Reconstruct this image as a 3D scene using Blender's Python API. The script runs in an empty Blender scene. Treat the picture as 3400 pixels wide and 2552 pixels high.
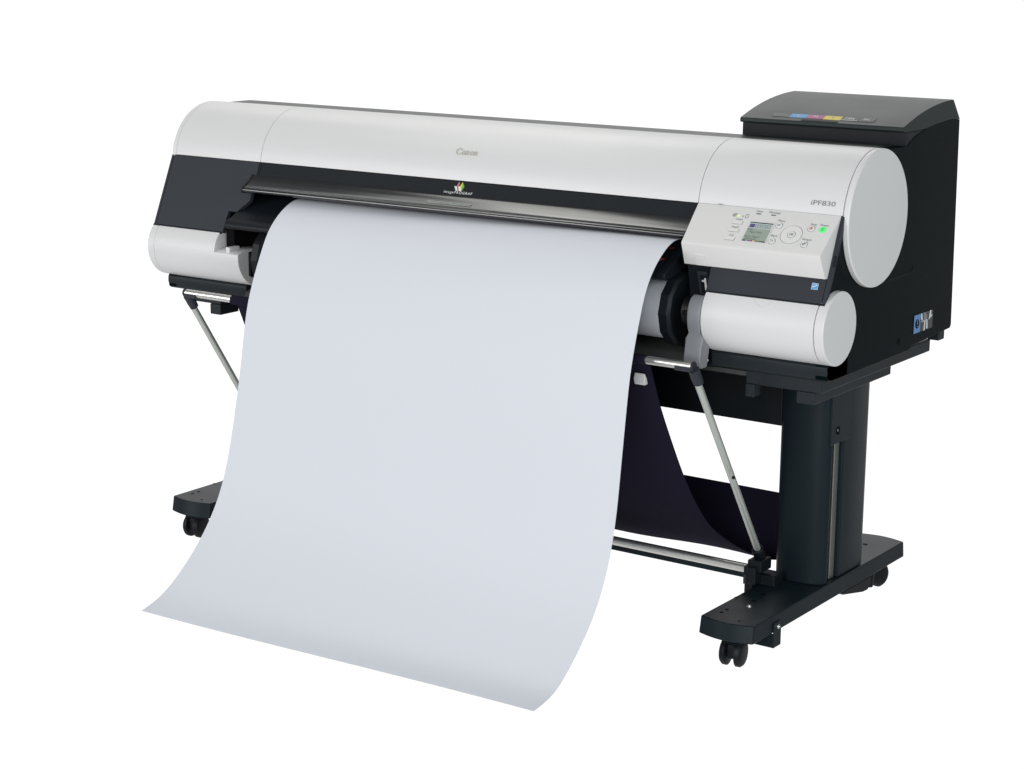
import bpy, bmesh, math, random
from mathutils import Vector, Matrix
random.seed(4)
S = bpy.context.scene
COL = S.collection
PI = math.pi

# ------------------------------------------------------------------ materials
def mat(name, color, rough=.5, metal=0., spec=.5, bump=0., bscale=600., var=0., coat=0., emit=None, sheen=0.):
    m = bpy.data.materials.new(name); m.use_nodes = True
    nt = m.node_tree; b = nt.nodes['Principled BSDF']
    b.inputs['Base Color'].default_value = (*color, 1)
    b.inputs['Roughness'].default_value = rough
    b.inputs['Metallic'].default_value = metal
    b.inputs['Specular IOR Level'].default_value = spec
    b.inputs['Coat Weight'].default_value = coat
    b.inputs['Coat Roughness'].default_value = .12
    if sheen:
        b.inputs['Sheen Weight'].default_value = sheen
        b.inputs['Sheen Roughness'].default_value = .5
    if emit:
        b.inputs['Emission Color'].default_value = (*emit[:3], 1)
        b.inputs['Emission Strength'].default_value = emit[3]
    tc = nt.nodes.new('ShaderNodeTexCoord')
    if bump:
        n = nt.nodes.new('ShaderNodeTexNoise'); n.inputs['Scale'].default_value = bscale
        n.inputs['Detail'].default_value = 3
        bp = nt.nodes.new('ShaderNodeBump'); bp.inputs['Strength'].default_value = bump
        bp.inputs['Distance'].default_value = .0006
        nt.links.new(tc.outputs['Object'], n.inputs['Vector'])
        nt.links.new(n.outputs['Fac'], bp.inputs['Height'])
        nt.links.new(bp.outputs['Normal'], b.inputs['Normal'])
    if var:
        n2 = nt.nodes.new('ShaderNodeTexNoise'); n2.inputs['Scale'].default_value = 9
        n2.inputs['Detail'].default_value = 5
        mr = nt.nodes.new('ShaderNodeMapRange')
        mr.inputs['To Min'].default_value = rough - var; mr.inputs['To Max'].default_value = rough + var
        nt.links.new(tc.outputs['Object'], n2.inputs['Vector'])
        nt.links.new(n2.outputs['Fac'], mr.inputs['Value'])
        nt.links.new(mr.outputs['Result'], b.inputs['Roughness'])
    return m

M = dict(
    white=mat('white_plastic', (.715, .72, .725), .36, bump=.10, bscale=900, var=.04),
    panelwhite=mat('panel_plastic', (.72, .72, .71), .5, bump=.08, bscale=900, var=.04),
    dark=mat('charcoal_plastic', (.0085, .0115, .0155), .45, spec=.25, bump=.18, bscale=1100, var=.05),
    slate=mat('slate_plastic', (.026, .031, .040), .5, spec=.35, bump=.2, bscale=1100, var=.05),
    dark2=mat('base_plastic', (.013, .0185, .023), .45, spec=.3, bump=.18, bscale=1100, var=.05),
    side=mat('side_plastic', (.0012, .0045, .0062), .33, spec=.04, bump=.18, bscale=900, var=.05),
    gloss=mat('glossy_black', (.006, .008, .010), .17, spec=1., bump=.03, bscale=500, var=.03),
    lid=mat('lid_plastic', (.015, .023, .023), .42, spec=.30, bump=.15, bscale=1200, var=.04),
    black=mat('black_plastic', (.004, .0065, .009), .5, spec=.3, bump=.1, bscale=800, var=.05),
    inner=mat('black_interior', (.004, .004, .005), .8, spec=.1, bump=.1, bscale=400),
    steel=mat('stand_enamel', (.008, .0155, .021), .42, spec=.22, bump=.12, bscale=1500, var=.05),
    alu=mat('brushed_aluminium', (.80, .80, .77), .36, metal=1., bump=.08, bscale=300, var=.05),
    alu3=mat('matt_aluminium', (.85, .85, .82), .5, metal=1., bump=.08, bscale=300, var=.05),
    strip=mat('dull_aluminium', (.36, .38, .35), .5, metal=1., bump=.08, bscale=300, var=.05),
    alu2=mat('satin_aluminium', (.70, .74, .70), .55, metal=1., bump=.08, bscale=300, var=.05),
    screw=mat('zinc_screw', (.8, .8, .8), .22, metal=1., bump=.1),
    lever=mat('grey_plastic', (.24, .25, .27), .45, spec=.5, bump=.1, bscale=900, var=.04),
    tray=mat('tray_metal', (.055, .06, .058), .4, spec=.5, bump=.1, bscale=900, var=.04),
    paper=mat('coated_paper', (.70, .727, .785), .62, spec=.25, bump=.05, bscale=500),
    cloth=mat('navy_fabric', (.014, .012, .026), .9, spec=.08, bump=.5, bscale=1400),
    clothtop=mat('plum_fabric', (.016, .013, .028), .85, spec=.1, bump=.5, bscale=1400),
    letter=mat('raised_lettering', (.52, .50, .45), .3, spec=.6),
    ink=mat('grey_print', (.17, .18, .2), .6),
    inkmid=mat('mid_grey_print', (.20, .205, .22), .5),
    inkl=mat('pale_print', (.78, .79, .8), .6),
    btn=mat('button_plastic', (.76, .76, .75), .4, bump=.05),
    ring=mat('shadow_gap', (.25, .26, .27), .7),
    c=mat('cyan_print', (.09, .33, .62), .5), m=mat('magenta_print', (.42, .09, .22), .5),
    y=mat('yellow_print', (.72, .58, .09), .5), gseg=mat('grey_label', (.075, .08, .078), .5),
    red=mat('red_print', (.5, .03, .03), .6), orange=mat('orange_print', (.42, .07, .025), .6),
    green=mat('green_lamp', (.05, .6, .12), .4, emit=(.10, .9, .22, .5)),
    lime=mat('lime_lamp', (.4, .6, .05), .4, emit=(.6, .9, .1, .7)),
    lcd=mat('screen_glass', (.28, .33, .28), .2, spec=.5, emit=(.42, .5, .42, .12)),
    lcdtop=mat('screen_band', (.44, .50, .50), .2, emit=(.5, .6, .62, .1)),
    lcdtab=mat('screen_tab', (.07, .06, .16), .2, emit=(.2, .18, .5, .15)),
    lcdink=mat('screen_ink', (.09, .11, .1), .3),
    blue=mat('blue_sticker', (.03, .30, .66), .4), lblue=mat('pale_blue_sticker', (.12, .28, .58), .4),
    logored=mat('logo_red', (.4, .03, .04), .5), logopink=mat('logo_pink', (.62, .25, .25), .5),
    logogreen=mat('logo_green', (.16, .42, .05), .5), logoyel=mat('logo_yellow', (.72, .66, .06), .5),
    logowhite=mat('logo_white', (.75, .76, .74), .5),
    base=mat('foot_base', (.55, .5, .5), .6),
)

# ------------------------------------------------------------------ mesh builder
class B:
    def __init__(s): s.bm = bmesh.new(); s.mi = 0; s.mats = []
    def use(s, m):
        if m not in s.mats: s.mats.append(m)
        s.mi = s.mats.index(m); return s
    def face(s, vs):
        try:
            f = s.bm.faces.new(vs); f.material_index = s.mi; return f
        except ValueError: return None
    def loft(s, loops, cap=True):
        rings = [[s.bm.verts.new(p) for p in L] for L in loops]
        n = len(rings[0])
        for a, b in zip(rings, rings[1:]):
            for i in range(n):
                s.face([a[i], a[(i+1) % n], b[(i+1) % n], b[i]])
        if cap: s.face(list(reversed(rings[0]))); s.face(rings[-1])
        return s
    def prism(s, prof, x0, x1):                       # prof: (y,z) polygon swept along X
        return s.loft([[(x0, y, z) for y, z in prof], [(x1, y, z) for y, z in prof]])
    def box(s, x0, x1, y0, y1, z0, z1):
        return s.prism([(y0, z0), (y1, z0), (y1, z1), (y0, z1)], x0, x1)
    def tube(s, pts, r, n=20, cap=True):
        pts = [Vector(p) for p in pts]; L = []
        for i, p in enumerate(pts):
            t = (pts[min(i+1, len(pts)-1)] - pts[max(i-1, 0)]).normalized()
            a = t.cross(Vector((0, 0, 1)))
            if a.length < .05: a = t.cross(Vector((0, 1, 0)))
            a.normalize(); b = t.cross(a)
            rr = r[i] if isinstance(r, (list, tuple)) else r
            L.append([p + rr*(math.cos(2*PI*k/n)*a + math.sin(2*PI*k/n)*b) for k in range(n)])
        return s.loft(L, cap)
    def plate(s, poly, O, u, v, h0, h1):             # 2-D polygon in frame (O,u,v), from h0 to h1 along u x v
        O, u, v = Vector(O), Vector(u), Vector(v); n = u.cross(v).normalized()
        return s.loft([[O + u*a + v*b + n*h0 for a, b in poly], [O + u*a + v*b + n*h1 for a, b in poly]])
    def text(s, body, O, u, v, x, y, w=None, h=.005, lift=.0004, shear=0., bold=0., space=1.):
        c = bpy.data.curves.new('t', 'FONT'); c.body = body; c.size = 1; c.resolution_u = 3
        c.offset = bold; c.shear = shear; c.space_character = space
        o = bpy.data.objects.new('t', c); COL.objects.link(o)
        bpy.context.view_layer.update()
        me = bpy.data.meshes.new_from_object(o.evaluated_get(bpy.context.evaluated_depsgraph_get()))
        xs = [q.co.x for q in me.vertices]; x0, x1 = min(xs), max(xs)
        k = h/.69; kx = (w/(x1-x0)) if w else k
        O, u, v = Vector(O), Vector(u), Vector(v); n = u.cross(v).normalized()
        vs = [s.bm.verts.new(O + u*(x+(q.co.x-x0)*kx) + v*(y+q.co.y*k) + n*lift) for q in me.vertices]
        for p in me.polygons: s.face([vs[i] for i in p.vertices])
        bpy.data.objects.remove(o); bpy.data.curves.remove(c); bpy.data.meshes.remove(me)
        return s
    def build(s, name, m=None, parent=None, bevel=0., seg=2, ang=32, label=None, smooth=True):
        if m is not None and not s.mats: s.mats = [m]
        bm = s.bm
        bmesh.ops.recalc_face_normals(bm, faces=bm.faces)
        off = root_loc(parent)
        bmesh.ops.translate(bm, verts=bm.verts, vec=-off)
        me = bpy.data.meshes.new(name); bm.to_mesh(me); bm.free()
        for k in s.mats: me.materials.append(k)
        if smooth:
            me.shade_smooth(); me.set_sharp_from_angle(angle=math.radians(ang))
        o = bpy.data.objects.new(name, me); COL.objects.link(o)
        if parent is not None: o.parent = parent
        if bevel:
            md = o.modifiers.new('edge', 'BEVEL'); md.width = bevel; md.segments = seg
            md.limit_method = 'ANGLE'; md.angle_limit = math.radians(ang); md.harden_normals = True
            md.use_clamp_overlap = True
        if label: o['label'] = label
        return o

def root_loc(p):
    v = Vector((0, 0, 0))
    while p is not None: v += p.location; p = p.parent
    return v
def thing(name, label, cat, loc):
    o = bpy.data.objects.new(name, None); COL.objects.link(o); o.location = loc
    o.empty_display_size = .1
    o['label'] = label; o['category'] = cat
    return o
def arc(cy, cz, r, a0, a1, n):                        # angle 0 = front (-Y), 90 = up
    return [(cy - r*math.cos(math.radians(a0+(a1-a0)*i/n)), cz + r*math.sin(math.radians(a0+(a1-a0)*i/n))) for i in range(n+1)]
def circ(cy, cz, r, n=96): return arc(cy, cz, r, 0, 360*(n-1)/n, n-1)
X = Vector((1, 0, 0))
def frame(P0, P1):                                    # P0 -> P1 in (y,z); returns origin, u=X, v
    d = Vector((0, P1[0]-P0[0], P1[1]-P0[1])); L = d.length
    return Vector((0, P0[0], P0[1])), X, d/L, L

# ==================================================================== PRINTER
P = thing('wide_format_printer', 'large white and charcoal wide format printer with control panel, standing on its dark stand', 'printer', (0, .3, .655))
BC, BR = (.149, .992), .145        # big front cylinder
SC, SR = (-.0142, .783), .0774     # small lower cylinder
XE = .9465

# chassis: body core behind covers, with its rear deck
b = B()
b.prism([(.09, .668), (.54, .69), (.545, 1.075), (.286, 1.1300), (.17, 1.1300), (.06, 1.06), (.06, 1.005), (.09, .98)], -.9045, .9045)
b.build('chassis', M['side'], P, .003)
b = B(); b.prism([(.172, 1.1318), (.2865, 1.1318), (.29, 1.129), (.29, 1.09), (.172, 1.09)], -.9325, .9045)
b.build('rear_deck', M['lid'], P, .002)
# side panels
lower_front = [(-.013, .6715), (-.034, .676), (-.036, .70), (-.03, .72), (-.05, .835), (.012, 1.0), (.05, 1.06), (.11, 1.125), (.19, 1.129)]
b = B()
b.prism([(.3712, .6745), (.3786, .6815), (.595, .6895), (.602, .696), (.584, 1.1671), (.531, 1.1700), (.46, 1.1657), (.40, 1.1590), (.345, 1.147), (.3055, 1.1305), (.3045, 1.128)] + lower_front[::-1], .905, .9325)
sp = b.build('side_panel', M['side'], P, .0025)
# hairline seam on the right side panel
b = B(); b.tube([(.9326, .2385, .8475), (.9326, .345, .8493), (.9326, .362, .853), (.9326, .37, .864)], .0007, 6)
b.build('seam_line', M['dark'], sp)
b = B(); n = 24
b.loft([[(.9322, .3128 + .008*math.cos(2*PI*k/n), .7026 + .0085*math.sin(2*PI*k/n)) for k in range(n)], [(.9330, .3128 + .007*math.cos(2*PI*k/n), .7026 + .0075*math.sin(2*PI*k/n)) for k in range(n)]])
b.build('screw_hole', M['inner'], sp)
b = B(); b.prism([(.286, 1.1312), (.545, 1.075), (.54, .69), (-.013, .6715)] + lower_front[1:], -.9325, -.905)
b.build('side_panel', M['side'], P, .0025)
# warning sticker, right side
O = Vector((.9332, .3885, .7075)); u, v = Vector((0, 1, 0)), Vector((0, 0, 1))
b = B(); b.plate([(0, 0), (.033, 0), (.033, .041), (0, .041)], O, u, v, 0, .0004); st = b.build('warning_sticker', M['lblue'], sp)
b = B(); b.plate([(.0335, 0), (.101, 0), (.101, .041), (.0335, .041)], O, u, v, 0, .0003)
b.build('sticker_picture', M['gseg'], sp)
b = B(); b.use(M['inner']); b.plate([(.0165+.0105*math.cos(2*PI*k/24), .0205+.0105*math.sin(2*PI*k/24)) for k in range(24)], O, u, v, .0004, .0007)
b.use(M['lblue']); b.plate([(.0148, .019), (.0182, .019), (.0182, .0285), (.0148, .0285)], O, u, v, .0007, .0010)
b.plate([(.0148, .0135), (.0182, .0135), (.0182, .0165), (.0148, .0165)], O, u, v, .0007, .0010)
b.use(M['inkl'])
for poly in ([(.036, .041), (.041, .041), (.046, .022), (.042, .02), (.036, .031)], [(.036, .028), (.047, .020), (.052, .024), (.037, .026)],
             [(.085, .041), (.092, .041), (.089, .026), (.083, .022), (.079, .021)], [(.092, .030), (.098, .031), (.096, .026), (.091, .025)],
             [(.056, .024), (.061, .023), (.059, .0), (.053, .0)], [(.066, .023), (.071, .024), (.075, .002), (.068, .002)]):
    b.plate(poly, O, u, v, .0003, .0006)
b.use(M['lever'])
b.plate([(.061+.009*math.cos(2*PI*k/20), .029+.007*math.sin(2*PI*k/20)) for k in range(20)], O, u, v, .0003, .00055)
b.plate([(.050, .041), (.062, .041), (.062, .032), (.050, .032)], O, u, v, .0003, .0005)
b.build('sticker_print', None, sp)

# top cover: three sections of the big front cylinder
def cover(x0, x1, name, label=None):
    b = B(); a0 = 7.4
    b.prism(arc(*BC, BR, a0, 108, 60) + [(.19, 1.10), (.08, 1.0107)], x0, x1)
    return b.build(name, M['white'], P, .0009, 2, 20, label)
tc = cover(-.6435, .5958, 'top_cover', 'wide middle section of the white curved cover')
cover(-.9313, -.6447, 'top_cover', 'short section of the white curved cover at the end opposite the control panel')
rc = cover(.5972, .9313, 'top_cover', 'section of the white curved cover above the control panel')
# dark backing seen through the seams
b = B(); b.prism(arc(*BC, BR-.006, 6, 100, 30) + [(.15, 1.05), (.07, 1.0)], -.93, .93); b.build('cover_backing', M['inner'], P)
def cap(c, r, x0, x1, name, bev):
    b = B(); b.prism(circ(*c, r, 128), x0, x1); return b.build(name, M['white'], P, bev, 4, 40)
cap(BC, BR, .9322, XE, 'end_cap', .0035)
cap(BC, BR, -XE, -.9322, 'end_cap', .0035)

# raised brand lettering on the middle cover
def on_cover(deg, c=BC, r=BR):
    t = math.radians(deg)
    return Vector((0, c[0]-r*math.cos(t), c[1]+r*math.sin(t))), X, Vector((0, math.sin(t), math.cos(t)))
O, u, v = on_cover(34)
def ribbon(b, pts, h0, h1, sx=1., ox=0., oy=0.):
    L = [(x*sx+ox, y*sx+oy, w*sx*.5) for x, y, w in pts]; left, right = [], []
    for i, (x, y, w) in enumerate(L):
        xa, ya, _ = L[max(i-1, 0)]; xb, yb, _ = L[min(i+1, len(L)-1)]
        d = math.hypot(xb-xa, yb-ya) or 1; nx, ny = -(yb-ya)/d, (xb-xa)/d
        left.append((x+nx*w, y+ny*w)); right.append((x-nx*w, y-ny*w))
    b.plate(left + right[::-1], O, u, v, h0, h1)
def arcw(cx, cy, rx, ry, a0, a1, wv, wh, n=16):
    out = []
    for i in range(n+1):
        a = math.radians(a0+(a1-a0)*i/n)
        out.append((cx+rx*math.cos(a), cy+ry*math.sin(a), wh+(wv-wh)*abs(math.cos(a))))
    return out
b = B(); b.use(M['letter'])
def glyph(pts, ox, lift=0): ribbon(b, [(x+y*.06, y, w) for x, y, w in pts], -.0006, .0016+lift, .0158, -.0585+ox, -.0062)
glyph(arcw(.48, .5, .44, .5, 62, 325, .2, .06, 26), 0)
glyph([(.69, .94, .06), (.83, .80, .14), (.80, .62, .03)], 0, .00005)
def a_n(ox):
    glyph([(.1, .60, .10), (.1, .0, .15)], ox); glyph(arcw(.28, .42, .19, .22, 160, 0, .12, .07, 10) + [(.47, .2, .15), (.47, 0, .15)], ox, .00005)
    glyph([(.0, .61, .05), (.15, .61, .07)], ox, .0001)
glyph(arcw(.27, .2, .2, .2, 0, 360, .13, .05, 18)[:-1], .0155); glyph([(.50, .5, .15), (.50, .05, .15), (.6, .0, .05)], .0155, .00005)
glyph(arcw(.32, .46, .2, .17, 150, 0, .1, .06, 8), .0155, .0001)
a_n(.0268)
glyph(arcw(.27, .33, .24, .32, 0, 352, .16, .05, 22), .0395)
a_n(.0508)
b.build('brand_lettering', None, tc)
O, u, v = on_cover(19)
b = B(); b.text('iPF830', O, u, v, .8585, -.0117, .0545, .0100, .0007, 0., 0.); b.build('model_lettering', M['inkmid'], rc)

# dark slanted front panels
PA, PB = (.005, 1.0103), (-.068, .839)
FO, FU, FV, FL = frame(PA, PB)        # v runs DOWN the panel: normal u x v points backwards
def panel(name, poly, m, h0=0., h1=.012, bev=.0012, parent=P, label=None):
    return B().plate(poly, FO, FU, FV, h0, h1).build(name, m, parent, bev, 2, label=label)
fp = panel('front_panel', [(-.9373, 0), (-.6465, 0), (-.6465, .0995), (-.6750, .1265), (-.6785, .1310), (-.7065, .1310), (-.7085, FL), (-.9373, FL)], M['slate'], label='tall dark front panel over the short end roll cover')
panel('panel_trim', [(-.9455, 0), (-.9385, 0), (-.9385, FL), (-.9455, FL)], M['slate'])
panel('panel_trim', [(-.6455, 0), (-.6395, 0), (-.6395, .034), (-.6455, .034)], M['dark'], .001, .01)
band = panel('front_panel', [(-.6385, 0), (.5965, 0), (.5965, .036), (-.6385, .036)], M['dark'], .001, .01, label='long narrow dark strip under the middle cover')
lp = panel('front_panel', [(.6605, .118), (.9275, .118), (.9275, FL), (.662, FL)], M['slate'], label='dark front panel below the control panel')
panel('panel_trim', [(.9285, 0), (.9365, 0), (.9365, FL), (.9285, FL)], M['slate'])
panel('panel_trim', [(.9335, .082), (.9375, .082), (.9375, .106), (.9335, .106)], M['black'], -.001, .008)
# a lower rounded edge of both dark panels
for x0, x1 in ((-.9455, -.714), (.662, .9365)):
    B().tube([(x0, -.0665, .8372), (x1, -.0665, .8372)], .0034, 14).build('panel_edge', M['dark'], P)
# emblem with the colour mark
N = -1
b = B()
def flat(b, poly, m, h): b.use(m); b.plate(poly, FO, FU, FV, .0010, .0010-h)
flat(b, [(-.0435, .0133), (-.0361, .0133), (-.0318, .0239), (-.0369, .0239)], M['logowhite'], .0005)
flat(b, [(-.0363, .0128), (-.0330, .0026), (-.0304, .0050), (-.0334, .0131)], M['logopink'], .0006)
flat(b, [(-.0304, .0050), (-.0290, .0076), (-.0312, .0131), (-.0334, .0131)], M['logored'], .0006)
flat(b, [(-.0350, .0133), (-.0325, .0133), (-.0285, .0239), (-.0305, .0239)], M['logored'], .0008)
flat(b, [(-.0330, .0133), (-.0270, .0126), (-.0206, .0239), (-.0290, .0239)], M['logowhite'], .0006)
flat(b, [(-.0272, .0126), (-.0225, .0026), (-.0195, .0075), (-.0212, .0200), (-.0206, .0239)], M['logoyel'], .0008)
flat(b, [(-.0210, .0050), (-.0225, .0026), (-.0150, .0123), (-.0206, .0239), (-.0222, .0150)], M['logogreen'], .0010)
b.use(M['inkl']); b.text('imagePROGRAF', FO, FU, -FV, -.0687, -.0312, .0808, .0060, .0006, .12, .004, 1.3)
b.build('emblem', None, band)
# blue energy sticker
b = B(); b.use(M['inkl']); b.plate([(.8985, .1435), (.9127, .1435), (.9127, .157), (.8985, .157)], FO, FU, FV, 0, -.0004)
b.use(M['blue']); b.plate([(.8992, .1441), (.912, .1441), (.912, .1535), (.8992, .1535)], FO, FU, FV, -.0004, -.0006)
b.plate([(.8992, .1541), (.912, .1541), (.912, .1564), (.8992, .1564)], FO, FU, FV, -.0004, -.0006)
b.use(M['inkl']); b.plate([(.9000, .1505), (.9030, .1500), (.9060, .1488), (.9090, .1470), (.9105, .1478), (.9075, .1500), (.9040, .1515), (.9005, .1517)], FO, FU, FV, -.0006, -.0008)
ar = [(.9056+.0056*math.cos(a), .1500-.0052*math.sin(a)) for a in [PI*k/12 for k in range(13)]] + [(.9056+.0049*math.cos(a), .1500-.0045*math.sin(a)) for a in [PI*k/12 for k in range(12, -1, -1)]]
b.plate(ar, FO, FU, FV, -.0006, -.0008)
b.build('energy_sticker', None, lp)

# paper exit cover: glossy lip across the middle
lipprof = [(-.009, .9795), (-.0112, .9758), (-.0148, .9720), (-.0190, .9686), (-.0240, .9653), (-.0310, .9609), (-.0370, .9571), (-.0402, .9555), (-.0420, .9550), (-.0427, .9528)] \
    + arc(-.0432, .9462, .0062, 70, -75, 12) + [(-.035, .9385), (.0, .944), (.004, .9795)]
b = B(); b.prism(lipprof, -.6545, .5945); lip = b.build('exit_cover', M['gloss'], P, 0, 2, 40)
for x0, x1 in ((-.6615, -.6545), (.5945, .6005)):
    B().prism([(y-.0015 if y < -.03 else y, z+(.0015 if z > .95 else -.0015)) for y, z in lipprof], x0, x1).build('lip_end', M['dark'], lip, .001)
LO, LU, LV, _ = frame((-.0370, .9571), (-.0190, .9686))
b = B(); b.use(M['lid']); b.plate([(-.0995, .0035), (.0270, .0035), (.0258, .0100), (-.0985, .0100)], LO, LU, LV, .0002, .0006)
b.use(M['alu2'])
for q in (.0036, .0062, .0094): b.plate([(-.0995, q), (.0268, q), (.0268, q+.0007), (-.0995, q+.0007)], LO, LU, LV, .0006, .0011)
b.build('grip_plate', None, lip)

# paper output guide under the lip
guide = [(.07, .928), (.022, .921), (.008, .9135), (-.02, .9020), (-.055, .8838), (-.066, .8785), (-.0735, .8765), (-.083, .8725), (-.0885, .867), (-.0905, .8605), (-.089, .8555), (-.080, .8515), (-.05, .857), (.07, .885)]
b = B(); b.prism(guide, -.681, .549); og = b.build('output_guide', M['dark'], P, .0012)
b = B(); b.prism(guide, .5505, .574); b.build('output_guide', M['dark'], P, .0025, label='short end piece of the dark output guide')
GO, GU, GV, _ = frame((-.055, .8838), (.008, .9135))
for x in (-.612, -.40): B().tube([(x, -.060, .8820), (x, -.022, .9022)], .0011, 8).build('guide_rib', M['lid'], og)
b = B()
for q in (.013, .034, .056): b.plate([(.533, q+.006), (.5455, q+.0045), (.537, q-.006)], GO, GU, GV, .0004, .0008)
b.build('arrow_mark', M['orange'], og)
b = B(); b.tube([(.5738, -.028, .889), (.5748, -.028, .889)], .008, 20); b.build('bearing_hole', M['inner'], P)
# left end wedge of the recess, and dark interior behind guide and roll
b = B(); b.box(-.709, -.6825, -.055, .06, .72, .873)
b.build('inner_wall', M['inner'], P, .003)
b = B(); b.prism([(.085, .72), (.088, .72), (.088, 1.0), (.03, 1.0), (.03, .975), (.085, .95)], -.72, .66); b.build('recess_back', M['inner'], P)

# lower white roll covers
b = B(); b.prism(circ(*SC, SR, 96), .664, .9235); tube = b.build('roll_cover', M['white'], P, .0012, 3, 40, 'white roll cover below the control panel')
ext = arc(*SC, SR, 6, -150, 40) + [(.053, .785), (.02, .797), (-.045, .8005), (-.060, .8000), (-.073, .7975), (-.083, .7950)]
b = B(); b.prism(ext, -.9235, -.6365); tl = b.build('roll_cover', M['white'], P, .0015, 3, 40, 'white roll cover at the end opposite the control panel')
b = B(); b.prism(arc(*SC, SR, 6, 150, 40) + [(.04, .79)], -.9235, -.716); b.build('roll_cover_hood', M['white'], tl, 0, 3, 40)
b = B(); b.box(-.681, -.668, -.087, -.05, .785, .8065); b.build('latch_tab', M['white'], P, .0015)
b = B(); b.prism([(-.055, .735), (-.055, .795), (.08, .80), (.08, .72), (-.02, .72)], -.6365, -.630); b.build('bearing_plate', M['black'], P, .002)
cap(SC, SR, .9245, XE, 'roll_cap', .003); cap(SC, SR, -XE, -.9245, 'roll_cap', .003)
# thumb recess on the right roll cover: rim of the half moon
t0 = []
for k in range(25):
    a = math.radians(180+180*k/24); xx = .801+.0215*math.cos(a); th = math.radians(44+ 13*math.sin(a)*1.05)
    t0.append((xx, SC[0]-(SR+.0001)*math.cos(th), SC[1]+(SR+.0001)*math.sin(th)))
B().tube(t0, .0009, 8).build('thumb_recess', M['panelwhite'], tube)

# apron and base
apr = [(.06, .716), (-.022, .713), (-.036, .703), (-.0365, .690), (-.0315, .675), (-.026, .672), (.06, .6715)]
B().prism(apr, .6625, .9325).build('apron', M['dark2'], P, .002)
B().prism(apr, -.9325, -.6625).build('apron', M['dark2'], P, .002)
B().prism([(.09, .722), (.032, .7105), (-.030, .6945), (-.038, .690), (-.0475, .674), (-.040, .668), (.09, .667)], -.6620, .6320).build('paper_tray', M['tray'], P, .0015)
B().box(.6325, .662, -.030, .09, .668, .716).build('apron', M['black'], P, .002)
B().box(.7365, .9125, -.018, .535, .6425, .6712).build('base_block', M['dark2'], P, .0025)
B().box(.856, .896, -.018, .362, .6165, .6422).build('base_rail', M['dark2'], P, .002)
B().box(.7365, .757, -.018, .012, .6145, .6422).build('base_peg', M['dark2'], P, .002)
B().box(-.8975, -.768, -.018, .535, .6425, .6712).build('base_block', M['dark2'], P, .0025)
B().box(-.8045, -.769, -.018, .05, .6155, .6422).build('base_peg', M['dark2'], P, .002)
B().box(-.7675, .7360, .045, .5, .641, .6675).build('base_frame', M['black'], P, .002)
B().box(.62, .7360, -.014, .04, .6575, .6675).build('base_lip', M['tray'], P, .001)
B().box(.900, .928, .545, .577, .6665, .690).build('rear_foot', M['dark2'], P, .002)
b = B(); b.tube([(.6508, -.0365, .6835), (.6508, -.030, .6835)], .0085, 18); b.build('screw_hole', M['inner'], P)
b = B(); b.tube([(.652, -.0385, .684), (.652, -.036, .684)], .0045, 10); b.build('screw', M['screw'], P, .001)

# number plate side frame under the control panel
b = B(); b.prism([(-.005, .715), (-.030, .85), (-.040, .895), (.08, .895), (.08, .715)], .5985, .6605); nf = b.build('inner_frame', M['dark'], P, .002)
NO, NU, NV, _ = frame((-.020, .800), (-.043, .879))
b = B(); b.plate([(.6265, 0), (.6510, 0), (.6510, .078), (.6265, .078)], NO, NU, NV, -.008, .004); npl = b.build('number_plate', M['slate'], P, .0015)
b = B(); b.use(M['black']); b.plate([(.6335, .030), (.6495, .030), (.6495, .070), (.6335, .070)], NO, NU, NV, .004, .0044)
b.use(M['inkl']); b.plate([(x+.6365, y+.0365) for x, y in ((.0058, 0), (.0106, 0), (.0106, .028), (.0070, .028), (.0060, .0245), (.0040, .0228), (.0, .0225), (.0, .0188), (.0058, .0188))], NO, NU, NV, .0044, .0049); b.build('number_marking', None, npl)
# grey roll holder lever
lv = [(-.070, .829), (-.083, .823), (-.0915, .811), (-.0965, .795), (-.0970, .778), (-.0935, .761), (-.0885, .750), (-.0895, .738), (-.0945, .720), (-.0985, .700), (-.0985, .690), (-.086, .676), (-.066, .676), (-.060, .700), (-.055, .735), (-.03, .76), (-.03, .82)]
b = B()
b.loft([[(.6340 - (.004 if z < .74 else 0), y, z) for y, z in lv], [(.6635 + (.006 if z < .74 else 0), y, z) for y, z in lv]])
lvo = b.build('roll_holder', M['lever'], P, .003, 3)
b = B()
for q in (.6925, .6955, .6985): b.box(.633, .660, -.0995, -.097, q, q+.0011)
b.build('grip_rib', M['lever'], lvo)

# ------------------------------------------------------------------ control panel
C0, C1 = (-.075, .938), (.004, 1.0118)
def lo(x, pts): return [(x, y, z) for y, z in pts]
fold = [(-.0705, .9422), (-.0735, .9388), (-.0748, .9360), (-.0742, .9325)]
cpL = [(.004, 1.0113)] + fold + [(-.0565, .889), (-.044, .888), (.02, 1.0)]
b = B()
xl = [.5975] + [.6035]*4 + [.6020, .6020, .5975]; xr = [.9290] + [.9245]*4 + [.9285, .9285, .9285]
b.loft([[(x, y, z) for x, (y, z) in zip(xl, cpL)], [(x, y, z) for x, (y, z) in zip(xr, cpL)]])
cp = b.build('control_panel', M['panelwhite'], P, .0012, 2, 25)
CO, CU, CV, CL = frame((-.0705, .9422), (.004, 1.0113))
D = .0061    # measured v started at the sharp fold
def cpl(poly): return [(x, y-D) for x, y in poly]
# left recess on the fold front
RO, RU, RV, _ = frame((-.0565, .889), (-.0742, .9325))
b = B(); b.plate([(.6305, .0), (.6640, .0), (.6630, .026), (.6290, .026)], RO, RU, RV, -.001, .0006); b.build('latch_cover', M['panelwhite'], cp, .0008)
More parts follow.
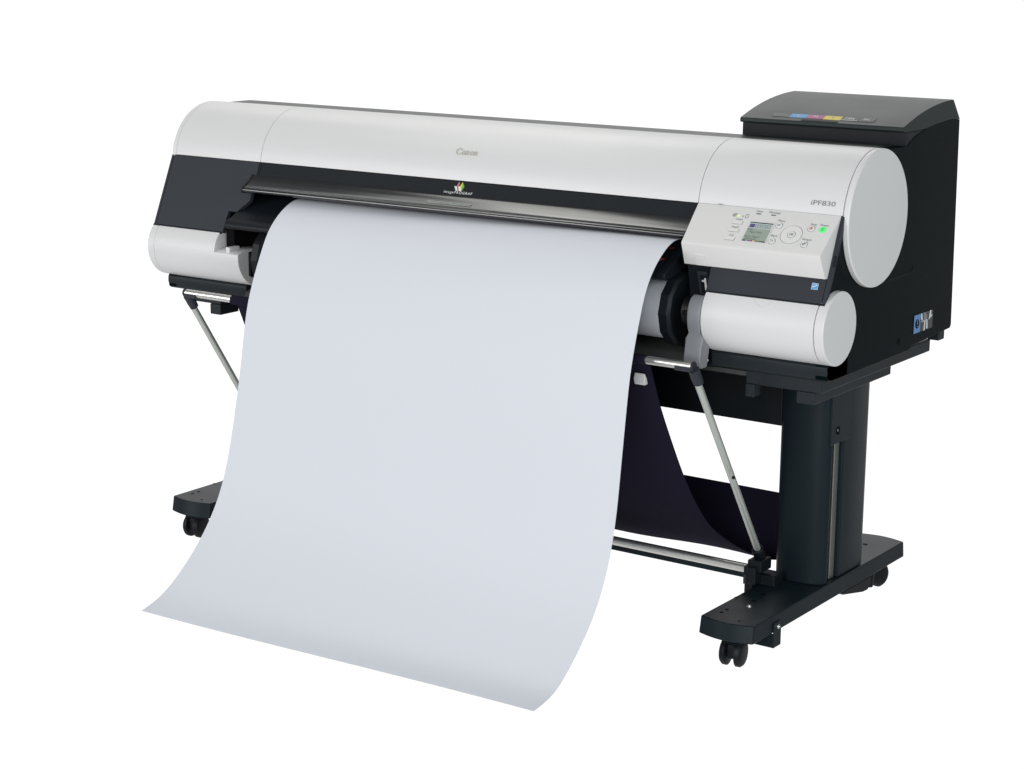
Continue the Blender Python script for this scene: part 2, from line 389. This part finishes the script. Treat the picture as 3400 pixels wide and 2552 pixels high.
# buttons
def disc(b, x, y, r, h0, h1, n=32, m=None, r1=None):
    if m: b.use(m)
    r1 = r if r1 is None else r1; nn = CU.cross(CV)
    b.loft([[CO+CU*(x+r*math.cos(2*PI*k/n))+CV*(y-D+r*math.sin(2*PI*k/n))+nn*h0 for k in range(n)],
            [CO+CU*(x+r1*math.cos(2*PI*k/n))+CV*(y-D+r1*math.sin(2*PI*k/n))+nn*h1 for k in range(n)]])
for x, y in ((.8055, .0672), (.8056, .0252), (.8788, .025), (.8785, .0668)):
    b = B(); disc(b, x, y, .0080, -.0005, .0003, m=M['ring']); disc(b, x, y, .0072, 0, .0022, m=M['btn'], r1=.0064); b.build('button', None, cp)
b = B(); disc(b, .9036, .0673, .0080, -.0005, .0003, m=M['green']); disc(b, .9036, .0673, .0070, 0, .0018, m=M['green'], r1=.0064)
b.build('button', None, cp, label='glowing green power button')
b = B(); disc(b, .8412, .047, .0240, -.0005, .0003, 48, M['ring']); disc(b, .8412, .047, .0232, 0, .0013, 48, M['btn'], .0224); b.build('button', None, cp, label='large round four way key')
b = B(); disc(b, .8422, .0462, .0090, .0008, .0016, 32, M['ring']); disc(b, .8422, .0462, .0082, .001, .0026, 32, M['btn'], .0076); b.build('button', None, cp)
for y0, y1 in ((.0605, .0690), (.0395, .0480), (.0165, .0255)):
    b = B(); b.use(M['ring']); b.plate(cpl([(.6985, y0), (.7216, y0), (.7216, y1), (.6985, y1)]), CO, CU, CV, -.0005, .0003)
    b.use(M['btn']); b.plate(cpl([(.6985, y0+.0008), (.7208, y0+.0008), (.7208, y1), (.6985, y1)]), CO, CU, CV, 0, .0018); b.build('button', None, cp)
for x in (.7473, .7822):
    b = B(); b.plate(cpl([(x-.0052, .0913), (x+.0052, .0913), (x+.0056, .0940), (x-.0048, .0940)]), CO, CU, CV, 0, .0006); b.build('indicator_lamp', M['ink'], cp)
b = B(); disc(b, .7055, .0826, .0022, -.0002, .0008, 16, M['lime']); b.build('indicator_lamp', None, cp, label='lit yellow green lamp')
b = B(); disc(b, .7151, .0826, .0014, -.0002, .0006, 12, M['ink']); b.build('indicator_lamp', None, cp)
# printed words and symbols
b = B(); b.use(M['ink'])
def word(t, x, y, w, h=.0052): b.text(t, CO, CU, CV, x, y-D, w, h, .0006)
word('Data', .7412, .0972, .0136); word('Message', .7692, .0972, .0268); word('Load', .7028, .0715, .0143); word('Feed', .7020, .0500, .0148)
word('Cut', .7053, .0282, .0103); word('Menu', .7981, .0778, .0160); word('Back', .7985, .0371, .0150); word('Navigate', .8699, .0362, .0210, .0050)
word('Stop', .8726, .0763, .0140); word('Power', .8949, .0766, .0187)
b.text('OK', CO, CU, CV, .8385, .0430-D, .0090, .0058, .0030, 0, .02)
def ringp(cx, cy, r, t, a0=0, a1=360, n=24):
    A = [math.radians(a0+(a1-a0)*k/n) for k in range(n+1)]
    return [(cx+r*math.cos(a), cy-D+r*math.sin(a)) for a in A] + [(cx+(r-t)*math.cos(a), cy-D+(r-t)*math.sin(a)) for a in A[::-1]]
b.plate(ringp(.695, .0838, .0040, .0008, 0, 350), CO, CU, CV, .0002, .0006); b.plate(ringp(.695, .0838, .0018, .0007, 0, 350), CO, CU, CV, .0002, .0006)
b.plate(cpl([(.695, .0874), (.7005, .0874), (.7005, .0881), (.695, .0881)]), CO, CU, CV, .0002, .0006)
for poly in ([(.7210, .0788), (.7216, .0788), (.7216, .0884), (.7210, .0884)], [(.7216, .0878), (.7278, .0878), (.7278, .0884), (.7216, .0884)], [(.7272, .0815), (.7278, .0815), (.7278, .0878), (.7272, .0878)],
             [(.7216, .0788), (.7255, .0788), (.7278, .0815), (.7266, .0815), (.7252, .0796), (.7216, .0794)]):
    b.plate(cpl(poly), CO, CU, CV, .0002, .0006)
for poly in ([(.8025, .0650), (.8085, .0650), (.8085, .0656), (.8025, .0656)], [(.8025, .0688), (.8085, .0688), (.8085, .0694), (.8025, .0694)], [(.8025, .0656), (.8031, .0656), (.8031, .0688), (.8025, .0688)],
             [(.8079, .0656), (.8085, .0656), (.8085, .0688), (.8079, .0688)], [(.8040, .0668), (.8070, .0668), (.8070, .0674), (.8040, .0674)]):
    b.plate(cpl(poly), CO, CU, CV, .0022, .0026)
b.plate(ringp(.8062, .0246, .0026, .0008, -90, 90, 12), CO, CU, CV, .0022, .0026)
b.plate(cpl([(.803, .0264), (.8062, .0264), (.8062, .0272), (.803, .0272)]), CO, CU, CV, .0022, .0026); b.plate(cpl([(.8015, .0268), (.8038, .0252), (.8038, .0284)]), CO, CU, CV, .0022, .0026)
for a, c2 in (((.8748, .0246), (.8828, .0254)), ((.8784, .0212), (.8792, .0288)), ((.8762, .0224), (.8820, .0282))):
    dx, dy = c2[0]-a[0], c2[1]-a[1]; L = math.hypot(dx, dy); px, py = -dy/L*.0005, dx/L*.0005
    b.plate(cpl([(a[0]-px, a[1]-py), (c2[0]-px, c2[1]-py), (c2[0]+px, c2[1]+py), (a[0]+px, a[1]+py)]), CO, CU, CV, .0022, .0026)
b.plate(cpl([(.8812, .0288), (.8836, .0296), (.8828, .0270)]), CO, CU, CV, .0022, .0026); b.plate(cpl([(.8738, .0245), (.8760, .0232), (.8758, .0262)]), CO, CU, CV, .0022, .0026)
b.plate(ringp(.9036, .0668, .0030, .0007, 115, 425, 20), CO, CU, CV, .0018, .0023)
b.plate(cpl([(.9032, .0672), (.9040, .0672), (.9040, .0708), (.9032, .0708)]), CO, CU, CV, .0018, .0024)
b.use(M['red']); b.plate(ringp(.8785, .0668, .0034, .0007, 0, 355), CO, CU, CV, .0022, .0026)
b.plate(cpl([(.8768, .0654), (.8774, .0648), (.8804, .0682), (.8798, .0688)]), CO, CU, CV, .0022, .0027); b.plate(cpl([(.8783, .0690), (.8806, .0690), (.8806, .0668)]), CO, CU, CV, .0022, .0028)
b.build('lettering', None, cp)
# screen
b = B()
o_, i_ = [(.7365, .0168), (.7942, .0168), (.7942, .0740), (.7365, .0740)], [(.7387, .0186), (.7922, .0186), (.7922, .0702), (.7387, .0702)]
nn = CU.cross(CV)
def cpt(p, h): return CO+CU*p[0]+CV*(p[1]-D)+nn*h
lo_, hi_ = [b.bm.verts.new(cpt(p, .0008)) for p in o_], [b.bm.verts.new(cpt(p, .0010)) for p in i_]
lw_ = [b.bm.verts.new(cpt(p, .0002)) for p in i_]; b.use(M['panelwhite'])
for k in range(4):
    b.face([lo_[k], lo_[(k+1) % 4], hi_[(k+1) % 4], hi_[k]]); b.face([hi_[k], hi_[(k+1) % 4], lw_[(k+1) % 4], lw_[k]])
b.build('screen_bezel', None, cp, smooth=False)
b = B()
def sq(x0, x1, y0, y1, m, h, h0=.0002): b.use(m); b.plate(cpl([(x0, y0), (x1, y0), (x1, y1), (x0, y1)]), CO, CU, CV, h0, h)
sq(.7388, .7921, .0187, .0701, M['lcd'], .0003, -.001); sq(.7388, .7921, .0680, .0701, M['inner'], .0005); sq(.7388, .7921, .0535, .0680, M['lcdtop'], .0004)
sq(.7388, .7921, .0187, .0218, M['inner'], .0005)
sq(.7408, .7520, .0560, .0650, M['lcdtab'], .0006)
for x in (.7535, .7655, .7775):
    for q in ((x, x+.0108, .0560, .0566), (x, x+.0108, .0644, .0650), (x, x+.0006, .0566, .0644), (x+.0102, x+.0108, .0566, .0644)): sq(*q, M['lcdink'], .0006)
    b.use(M['lcdink']); b.plate(ringp(x+.0054, .0605, .0026, .0007, 30, 330, 12), CO, CU, CV, .0002, .0007)
for x0, m in ((.7470, 'c'), (.7545, 'm'), (.7625, 'y')): sq(x0, x0+.0055, .0189, .0216, M[m], .0008)
b.use(M['inkl'])
for x0 in (.770, .775, .780): b.plate(cpl([(x0, .0195), (x0+.003, .0195), (x0+.003, .0202), (x0, .0202)]), CO, CU, CV, .0005, .0009)
b.use(M['lcdink'])
word('Ready', .7410, .0490, .0110, .0036); word('Paper Menu', .7470, .0420, .0290, .0042); word('Photo Paper', .7405, .0300, .0330, .0042); word('(Main Roll)', .7430, .0236, .0240, .0038)
b.build('screen', None, cp)
# the join mark above the panel
B().plate([(.6462, -.0290), (.6562, -.0290), (.6562, -.0280), (.6462, -.0280)], *on_cover(19)[:3], .001, .0022).build('alignment_mark', M['ink'], rc)

# ------------------------------------------------------------------ ink compartment
b = B(); b.prism([(.304, 1.10), (.304, 1.1582), (.40, 1.1588), (.46, 1.1657), (.531, 1.1700), (.5835, 1.1672), (.583, 1.05), (.52, 1.05)], .5345, .9312)
b.build('ink_compartment', M['dark'], P, .002)
lidp = [(.2830, 1.1595), (.2812, 1.1615), (.2812, 1.1680), (.2825, 1.1700), (.30, 1.1754), (.32, 1.1815), (.34, 1.1870), (.36, 1.1919), (.39, 1.1983), (.42, 1.2035), (.45, 1.2076), (.48, 1.2107), (.51, 1.2128), (.538, 1.2140), (.543, 1.2130), (.584, 1.1675), (.531, 1.1703), (.46, 1.1660), (.40, 1.1593), (.305, 1.1588)]
b = B(); b.prism(lidp, .5400, .9330); lid = b.build('ink_cover', M['lid'], P, .0018, 3, 30)
IO, IU, IV, _ = frame((.2814, 1.1697), (.32, 1.1815))
xs = [.6095, .6518, .6936, .7340, .7755, .8164, .8545]
for k, m in enumerate(('gseg', 'c', 'm', 'y', 'gseg', 'gseg')):
    B().plate([(xs[k]+.0004, .0172), (xs[k+1]-.0004, .0172), (xs[k+1]-.0016, .0378), (xs[k]-.0008, .0378)], IO, IU, IV, .0003, .0008).build('colour_label', M[m], lid)
b = B(); b.use(M['inkl'])
b.text('C', IO, IU, IV, .6685, .0225, .0070, .0105, .0012); b.text('M', IO, IU, IV, .7085, .0225, .0095, .0105, .0012)
b.text('MBK', IO, IU, IV, .7830, .0240, .0240, .0105, .0012); b.text('BK', IO, IU, IV, .8270, .0240, .0150, .0105, .0012)
for k in range(13): b.plate([(.7760+k*.0031, .0176), (.7772+k*.0031, .0176), (.7781+k*.0031, .0215), (.7769+k*.0031, .0215)], IO, IU, IV, .0008, .0011)
b.use(M['ink']); b.text('Y', IO, IU, IV, .7505, .0225, .0075, .0105, .0012); b.build('lettering', None, lid)
B().plate([(.6885, .0030), (.7757, .0030), (.7753, .0110), (.6888, .0110)], IO, IU, IV, .0003, .0007).build('finger_grip', M['side'], lid)

# ==================================================================== PAPER
LE = [(.05, .926), (.02, .931), (-.014, .930), (-.045, .919), (-.079, .898), (-.116, .862), (-.148, .803), (-.175, .745), (-.201, .668), (-.222, .540), (-.259, .377), (-.288, .286), (-.328, .212), (-.378, .152), (-.426, .108), (-.474, .072), (-.52, .048), (-.572, .034)]
RE = [(.05, .928), (.01, .934), (-.03, .9365), (-.06, .9365), (-.094, .924), (-.139, .8905), (-.174, .845), (-.199, .780), (-.228, .685), (-.243, .590), (-.260, .464), (-.275, .364), (-.307, .262), (-.357, .180), (-.424, .113), (-.483, .069), (-.525, .055), (-.569, .048)]
def resample(pts, n):
    # Catmull-Rom then even arc length
    P_ = [Vector((0, *p)) for p in pts]; P_ = [P_[0]*2-P_[1]] + P_ + [P_[-1]*2-P_[-2]]; out = []
    for i in range(1, len(P_)-2):
        p0, p1, p2, p3 = P_[i-1:i+3]
        for k in range(16):
            t = k/16; out.append(.5*((2*p1)+(p2-p0)*t+(2*p0-5*p1+4*p2-p3)*t*t+(3*p1-p0-3*p2+p3)*t**3))
    out.append(P_[-2])
    for _ in range(60):                                  # gentle smoothing
        out = [out[0]] + [(out[i-1]+out[i]*2+out[i+1])/4 for i in range(1, len(out)-1)] + [out[-1]]
    L = [0]
    for a, c in zip(out, out[1:]): L.append(L[-1]+(c-a).length)
    res = []; j = 0
    for k in range(n+1):
        s = L[-1]*k/n
        while j < len(L)-2 and L[j+1] < s: j += 1
        t = (s-L[j])/(L[j+1]-L[j]); res.append(out[j].lerp(out[j+1], t))
    return res
def sheet(b, grid, th):
    # front and back skins with a rim of its own vertices, so that the cut edge stays crisp
    n, m = len(grid), len(grid[0]); nor = []
    for i in range(n):
        r = []
        for j in range(m):
            du = grid[min(i+1, n-1)][j]-grid[max(i-1, 0)][j]; dv = grid[i][min(j+1, m-1)]-grid[i][max(j-1, 0)]
            r.append(du.cross(dv).normalized())
        nor.append(r)
    def skin(k):
        vs = [[b.bm.verts.new(grid[i][j]+nor[i][j]*k) for j in range(m)] for i in range(n)]
        for i in range(n-1):
            for j in range(m-1): b.face([vs[i][j], vs[i][j+1], vs[i+1][j+1], vs[i+1][j]])
    skin(th/2); skin(-th/2)
    ring = [(0, j) for j in range(m)] + [(i, m-1) for i in range(1, n)] + [(n-1, j) for j in range(m-2, -1, -1)] + [(i, 0) for i in range(n-2, 0, -1)]
    A = [b.bm.verts.new(grid[i][j]+nor[i][j]*th/2) for i, j in ring]; Z = [b.bm.verts.new(grid[i][j]-nor[i][j]*th/2) for i, j in ring]
    for k in range(len(ring)): b.face([A[k], A[(k+1) % len(ring)], Z[(k+1) % len(ring)], Z[k]])
    return b
nl, nx = 120, 24
la, ra = resample(LE, nl), resample(RE, nl)
rows = []
for i in range(nl+1):
    row = []
    for j in range(nx+1):
        t = j/nx; p = la[i].lerp(ra[i], t*t*(3-2*t)); p.x = -.515 + 1.095*t
        k = i/nl; p.y += .0012*math.sin(5.1*t+7*k)*k*(1-k)*4*math.sin(3.3*k+t); row.append(p)
    rows.append(row)
ps = sheet(B(), rows, .0004).build('paper_sheet', M['paper'], None, ang=180)
ps['label'] = 'long blank white sheet of paper curling out of the printer towards the ground'; ps['category'] = 'paper'

R = thing('paper_roll', 'roll of white paper between black flanges, inside the printer behind the hanging sheet', 'paper roll', (0, -.02, .784))
RC = (-.02, .784)
B().prism(circ(*RC, .0665, 72), -.565, .5655).build('paper', M['paper'], R, .0005)
for s in (-1, 1):
    b = B(); pr = circ(*RC, .081, 12); pq = circ(*RC, .074, 12)
    a, c2 = .566*s, .593*s
    b.loft([[(a, y, z) for y, z in pr], [(c2-.006*s, y, z) for y, z in pr], [(c2, y, z) for y, z in pq]]); fl = b.build('roll_flange', M['black'], R, .0015, 2, 20)
    b = B(); b.tube([(.594*s, *RC), (.612*s, *RC)], [.034, .026], 24); b.build('hub', M['black'], fl, .002)
    b = B(); b.tube([(.6125*s, *RC), (.6290*s, *RC)], .013, 20); b.build('spindle_end', M['alu2'] if s < 0 else M['black'], R, .002)
b = B(); b.box(.598, .620, -.054, -.044, .779, .789); b.build('spindle_key', M['gloss'], R, .0015)

# ==================================================================== STAND
T = thing('printer_stand', 'dark steel stand with two long feet on castors, carrying the printer', 'stand', (0, .25, .03))
def footloop(z, grow, x0, x1, back=0):
    L = []; w = x1-x0
    for k in range(13):
        t = k/12; L.append((x0+w*t, -.1335-grow-.0145*math.sin(PI*t), z))
    for k in range(13):
        t = k/12; L.append((x1-w*t, .6155+grow*.6+.0145*math.sin(PI*t), z))
    return L
feet = []
for x0, x1 in ((-.839, -.7106), (.7106, .839)):
    b = B(); b.loft([footloop(.1167, .006, x0-.001, x1+.001), footloop(.155, 0, x0, x1)]); f = b.build('foot', M['steel'], T, .003, 3, 40); feet.append(f)
    B().box(x0+.012, x1-.012, -.115, .60, .1135, .1166).build('foot_plate', M['base'], f)
    s = 1 if x0 > 0 else -1
    for x, y, r in ((.758, .0157, .0055), (.7529, .0675, .006), (.7157, .0117, .004), (.7165, .0449, .004), (.7381, -.0699, .004), (.7377, -.0924, .004), (.7954, -.1191, .003), (.7744, .5401, .006)):
        xx = x if s > 0 else x-1.5496
        B().loft([[(xx+r*math.cos(2*PI*k/16), y+r*math.sin(2*PI*k/16), z) for k in range(16)] for z in (.154, .1554)]).build('screw_hole', M['inner'], f)
def screw(p, n, r, parent):
    p, n = Vector(p), Vector(n).normalized()
    b = B(); b.tube([p, p+n*.0012], r*1.35, 16); b.tube([p+n*.0012, p+n*.0040], [r, r*.8], 6); b.build('screw', M['screw'], parent, .0006)
screw((.769, -.0265, .1553), (0, 0, 1), .0046, feet[1])
screw((.8425, -.031, .1275), (1, 0, 0), .0042, feet[1])
# castors
def castor(x, y, rot, idx):
    e_ = Matrix.Translation((x, y, 0)) @ Matrix.Rotation(rot, 4, 'Z')
    b = B(); b.box(-.009, .009, -.018, .018, .068, .100); b.tube([(0, 0.004, .095), (0, 0.004, .1135)], .010, 16)
    b.prism([(-.020, .1015), (.024, .1015), (.024, .107), (-.014, .107)], -.0225, .0225)
    bmesh.ops.transform(b.bm, matrix=e_, verts=b.bm.verts); c = b.build('caster', M['black'], T, .003)
    for s in (-1, 1):
        b = B(); r = .0300; n = 40
        prof = [(.0095, r-.004), (.0110, r), (.0190, r), (.0235, r-.004), (.0250, r-.010), (.0250, .002)]
        b.loft([[(s*xx, rr*math.cos(2*PI*k/n), .0785+rr*math.sin(2*PI*k/n)) for k in range(n)] for xx, rr in prof])
        bmesh.ops.transform(b.bm, matrix=e_, verts=b.bm.verts); b.build('wheel', M['black'], c, 0, 2, 50)
for i, (x, y, r) in enumerate(((.777, -.106, .12), (-.788, -.106, .10), (.786, .572, -.25), (-.775, .575, .3))): castor(x, y, r, i)
# brackets below the feet
for s in (1, -1):
    b = B(); xa, xb = sorted((.8403*s, .8425*s))
    b.prism([(-.0515, .0835), (-.0170, .0835), (-.0170, .136), (-.0200, .139), (-.0485, .139), (-.0515, .136)], xa, xb)
    xa, xb = sorted((.755*s, .8412*s)); b.box(xa, xb, -.0512, -.0492, .0838, .1160); b.build('bracket', M['steel'], T, .0012)
    b = B(); xa, xb = sorted((.762*s, .8385*s)); b.prism([(.28, .1158), (.297, .1075), (.40, .0865), (.425, .0850), (.440, .0930), (.440, .1158)], xa, xb); b.build('caster_guard', M['black'], T, .003)
    B().tube([(.826*s, .455, .1155), (.826*s, .455, .0830)], [.0125, .0105], 20).build('levelling_foot', M['black'], T, .002)
# legs
for s in (1, -1):
    def leg(name, plan, z0, z1, m, bev=.004, par=T):
        b = B(); pl = [(x*s, y) for x, y in plan]
        b.loft([[(x, y, z0) for x, y in pl], [(x, y, z1) for x, y in pl]]); return b.build(name, m, par, bev, 3, 40)
    front = [(.712, .226), (.7122, .204), (.716, .196), (.724, .190), (.74, .1855), (.76, .1825), (.784, .1815), (.805, .1845), (.82, .190), (.829, .197), (.8335, .2065), (.8340, .2135), (.832, .216), (.80, .226)]
    back = [(.716, .268), (.80, .268), (.833, .270), (.8340, .30), (.8340, .385), (.831, .397), (.822, .406), (.79, .412), (.75, .412), (.722, .405), (.716, .39)]
    lg = leg('leg', front, .1552, .6412, M['steel'])
    leg('leg', back, .1552, .6412, M['steel'])
    leg('leg_web', [(.724, .2262), (.797, .2262), (.797, .2678), (.724, .2678)], .1552, .6412, M['inner'], .001)
    leg('metal_strip', [(.800, .2440), (.8245, .2440), (.8245, .2675), (.800, .2675)], .1556, .56, M['strip'], .002)
    cov = leg('leg_cover', [(.8048, .1990), (.8356, .1990), (.8356, .2965), (.8048, .2965)], .4745, .6410, M['steel'], .002)
    if s > 0:
        b = B(); b.tube([(.8352, .233, .504), (.8362, .233, .504)], .0095, 20); b.build('screw_hole', M['inner'], cov)
        b = B(); b.tube([(.8360, .230, .5055), (.8366, .230, .5055)], .003, 8); b.build('screw', M['screw'], cov)
B().box(-.7115, .7115, .205, .34, .5010, .6408).build('cross_beam', M['black'], T, .003)
B().box(-.7095, .7095, .118, .150, .1645, .1885).build('cross_bar', M['steel'], T, .002)
for s in (1, -1):
    xa, xb = sorted((.690*s, .7098*s)); B().box(xa, xb, .095, .16, .120, .1640).build('bar_bracket', M['black'], T, .002)

# ==================================================================== BASKET
K = thing('paper_basket', 'dark navy cloth catch basket slung on silver rods below the printer', 'basket', (0, .0, .2))
TY, TZ = -.17, .6985
B().tube([(-.738, TY, TZ), (.6945, TY, TZ)], .0088, 24).build('top_rod', M['alu'], K, .0005)
B().tube([(-.706, .1, .1935), (.706, .1, .1935)], .0090, 24).build('lower_rod', M['alu3'], K)
for s in (1, -1):
    x = .6940 if s > 0 else -.7375
    bx = .7105*s
    sr = B().tube([(x, TY+.012, TZ-.022), (bx, .120, .230)], .0079, 20).build('side_rod', M['alu2'], K)
    b = B(); b.tube([(x-.040*s if s > 0 else x+.037, TY, TZ-.0015), (x+.0, TY, TZ-.0015)], .0097, 20) if False else None
    b.tube([(x, TY, TZ), (x+.0035*s, TY, TZ)], .0112, 24)
    # clip under the rod, then the sleeve on the slanted rod
    b.prism([(TY-.0102, TZ-.001), (TY-.0095, TZ-.0105), (TY+.0105, TZ-.0125), (TY+.0110, TZ-.001), (TY+.0095, TZ-.001), (TY+.008, TZ-.008), (TY-.008, TZ-.008), (TY-.0092, TZ-.001)], min(x-.038*s, x), max(x-.038*s, x))
    d = Vector((bx-x, .120-TY-.012, .230-TZ+.022)).normalized(); p0 = Vector((x, TY, TZ))+d*.008
    b.tube([p0, p0+d*.022, p0+d*.038, p0+d*.0385], [.0118, .0118, .0108, .009], 20)
    b.build('rod_joint', M['slate'], K, .0008)
    # lower joint
    b = B(); p1 = Vector((bx, .120, .230)); x = bx
    b.tube([p1-d*.012, p1+d*.022], .0145, 8)
    b.box(min(x-.013*s, x+.022*s), max(x-.013*s, x+.022*s), .092, .142, .1915, .2180)
    b.box(min(x-.018*s, x+.012*s), max(x-.018*s, x+.012*s), .084, .114, .1640, .2040)
    b.box(min(x+.004*s, x+.052*s), max(x+.004*s, x+.044*s), .114, .160, .1565, .1820)
    b.build('rod_joint', M['black'], K, .003, 2)
    b = B(); b.box(min(x-.016*s, x-.010*s), max(x-.016*s, x-.010*s), .0805, .0900, .1640, .186); b.build('joint_rib', M['slate'], K, .001)
B().tube([(.7165, -.024, .4345), (.7205, -.024, .4345)], .0035, 12).build('rod_button', M['black'], sr if False else K)
# cloth sling
sl = [(TY+.007, TZ-.0105), (TY-.002, TZ-.0118), (TY-.0075, TZ-.0095), (TY-.0106, TZ-.006), (TY-.0112, TZ+.002), (TY-.0075, TZ+.0085), (TY, TZ+.0112), (TY+.0075, TZ+.0085), (TY+.0112, TZ+.002), (TY+.0118, TZ-.007), (-.1405, .655), (-.110, .588), (-.05, .488), (.008, .398), (.075, .314), (.152, .243), (.185, .212), (.220, .186), (.255, .171), (.29, .175), (.318, .20), (.335, .245), (.345, .305)]
pr = resample([(y, z) for y, z in sl], 90)
b = B(); rows = []
for i, p in enumerate(pr):
    row = []; f = max(0, (p.y+.19)/.53)
    wq = min(1, max(0, (p.y-.12)/.19)); wdt = .5835 + .118*wq*wq*(3-2*wq)
    for j in range(41):
        t = -1+2*j/40
        q = p.copy(); q.x = wdt*t
        wv = max(0, min(1, (p.y+.05)/.2))*max(0, min(1, (.3-p.z)/.08))
        q.z += .0035*wv*math.sin(t*9+.6); q.y += .002*f*math.sin(t*7+p.z*12)
        row.append(q)
    rows.append(row)
sheet(b, rows, .0014).build('cloth', M['cloth'], K, ang=180)
# white clip on the cloth edge
def clip(x0, x1, z, y0, t): return [(x0, y0-t, z), (x1, y0-t, z), (x1, y0, z+.001), (x0, y0, z+.001)]
b = B(); b.loft([clip(.5420, .5660, .662, -.1460, .003), clip(.5395, .5680, .650, -.1400, .009), clip(.5410, .5670, .6385, -.1345, .013), clip(.5415, .5660, .6365, -.1335, .011)])
b.build('fabric_clip', M['white'], K, .002)

# ==================================================================== CAMERA
CP = (2.6639, -3.6365, 1.5488); YAW, PIT, ROL, FPX = -.6099, -.2208, .0084, 6562.64
f = Vector((math.sin(YAW)*math.cos(PIT), math.cos(YAW)*math.cos(PIT), math.sin(PIT)))
r = f.cross(Vector((0, 0, 1))).normalized(); up = r.cross(f)
r2 = r*math.cos(ROL)+up*math.sin(ROL); u2 = -r*math.sin(ROL)+up*math.cos(ROL)
cam = bpy.data.cameras.new('camera'); co = bpy.data.objects.new('camera', cam); COL.objects.link(co)
co.matrix_world = Matrix(((r2.x, u2.x, -f.x, CP[0]), (r2.y, u2.y, -f.y, CP[1]), (r2.z, u2.z, -f.z, CP[2]), (0, 0, 0, 1)))
cam.sensor_width = 36; cam.lens = FPX/3400*36; cam.clip_end = 100; cam.clip_start = .05
S.camera = co

# ==================================================================== LIGHT: white studio sweep + softboxes
BOUNCE = .62
AMB, BACK, PW = .20, 1.08, (15, 102, 131, 67, 17)
w = bpy.data.worlds.new('World'); S.world = w; w.use_nodes = True
nt = w.node_tree; bg = nt.nodes['Background']
tcn = nt.nodes.new('ShaderNodeTexCoord')
dot = nt.nodes.new('ShaderNodeVectorMath'); dot.operation = 'DOT_PRODUCT'
h = Vector((f.x, f.y, 0)).normalized(); dot.inputs[1].default_value = h
nt.links.new(tcn.outputs['Generated'], dot.inputs[0])
mr = nt.nodes.new('ShaderNodeMapRange'); mr.interpolation_type = 'SMOOTHSTEP'
mr.inputs['From Min'].default_value = .50; mr.inputs['From Max'].default_value = .86
mr.inputs['To Min'].default_value = AMB; mr.inputs['To Max'].default_value = BACK
nt.links.new(dot.outputs['Value'], mr.inputs['Value']); 
# added glow from steep downward directions, brightens rods and undersides; no floor is built
sep = nt.nodes.new('ShaderNodeSeparateXYZ'); nt.links.new(tcn.outputs['Generated'], sep.inputs[0])
fl_ = nt.nodes.new('ShaderNodeMapRange'); fl_.interpolation_type = 'SMOOTHSTEP'
fl_.inputs['From Min'].default_value = -.30; fl_.inputs['From Max'].default_value = -.62
fl_.inputs['To Min'].default_value = 0; fl_.inputs['To Max'].default_value = BOUNCE
nt.links.new(sep.outputs['Z'], fl_.inputs['Value'])
mx = nt.nodes.new('ShaderNodeMath'); mx.operation = 'MAXIMUM'
nt.links.new(mr.outputs['Result'], mx.inputs[0]); nt.links.new(fl_.outputs['Result'], mx.inputs[1])
nt.links.new(mx.outputs[0], bg.inputs['Strength'])
bg.inputs['Color'].default_value = (1, 1, 1, 1)

def area(name, loc, target, sx, sy, power, color=(1, 1, 1)):
    L = bpy.data.lights.new(name, 'AREA'); L.shape = 'RECTANGLE'; L.size = sx; L.size_y = sy; L.energy = power; L.color = color
    o = bpy.data.objects.new(name, L); COL.objects.link(o); o.location = loc
    o.rotation_euler = (Vector(target)-Vector(loc)).to_track_quat('-Z', 'Y').to_euler(); return o
area('softbox_overhead', (-1.25, .36, 3.2), (-.2, .1, 1), 2.5, .60, PW[0], (1, .99, .94))
area('softbox_back_top', (-1.2, 1.75, 3.1), (0, .2, 1), 2.9, 1.3, PW[4], (1, 1, .97))
area('softbox_front_left', (-3.2, -4.4, 1.5), (0, 0, .7), 2.4, 2.4, PW[1])
area('softbox_front_right', (2.2, -5.2, 1.6), (0, 0, .7), 2.4, 2.4, PW[2])
area('softbox_side', (4.6, -1.6, 1.7), (.9, .2, .9), 2., 2., PW[3], (.93, 1, 1.02))

S.view_settings.view_transform = 'Standard'; S.view_settings.look = 'None'
S.view_settings.exposure = 0; S.view_settings.gamma = 1; S.view_settings.use_curve_mapping = False
S.render.engine = 'CYCLES'; S.cycles.use_denoising = True
S.cycles.max_bounces = 8
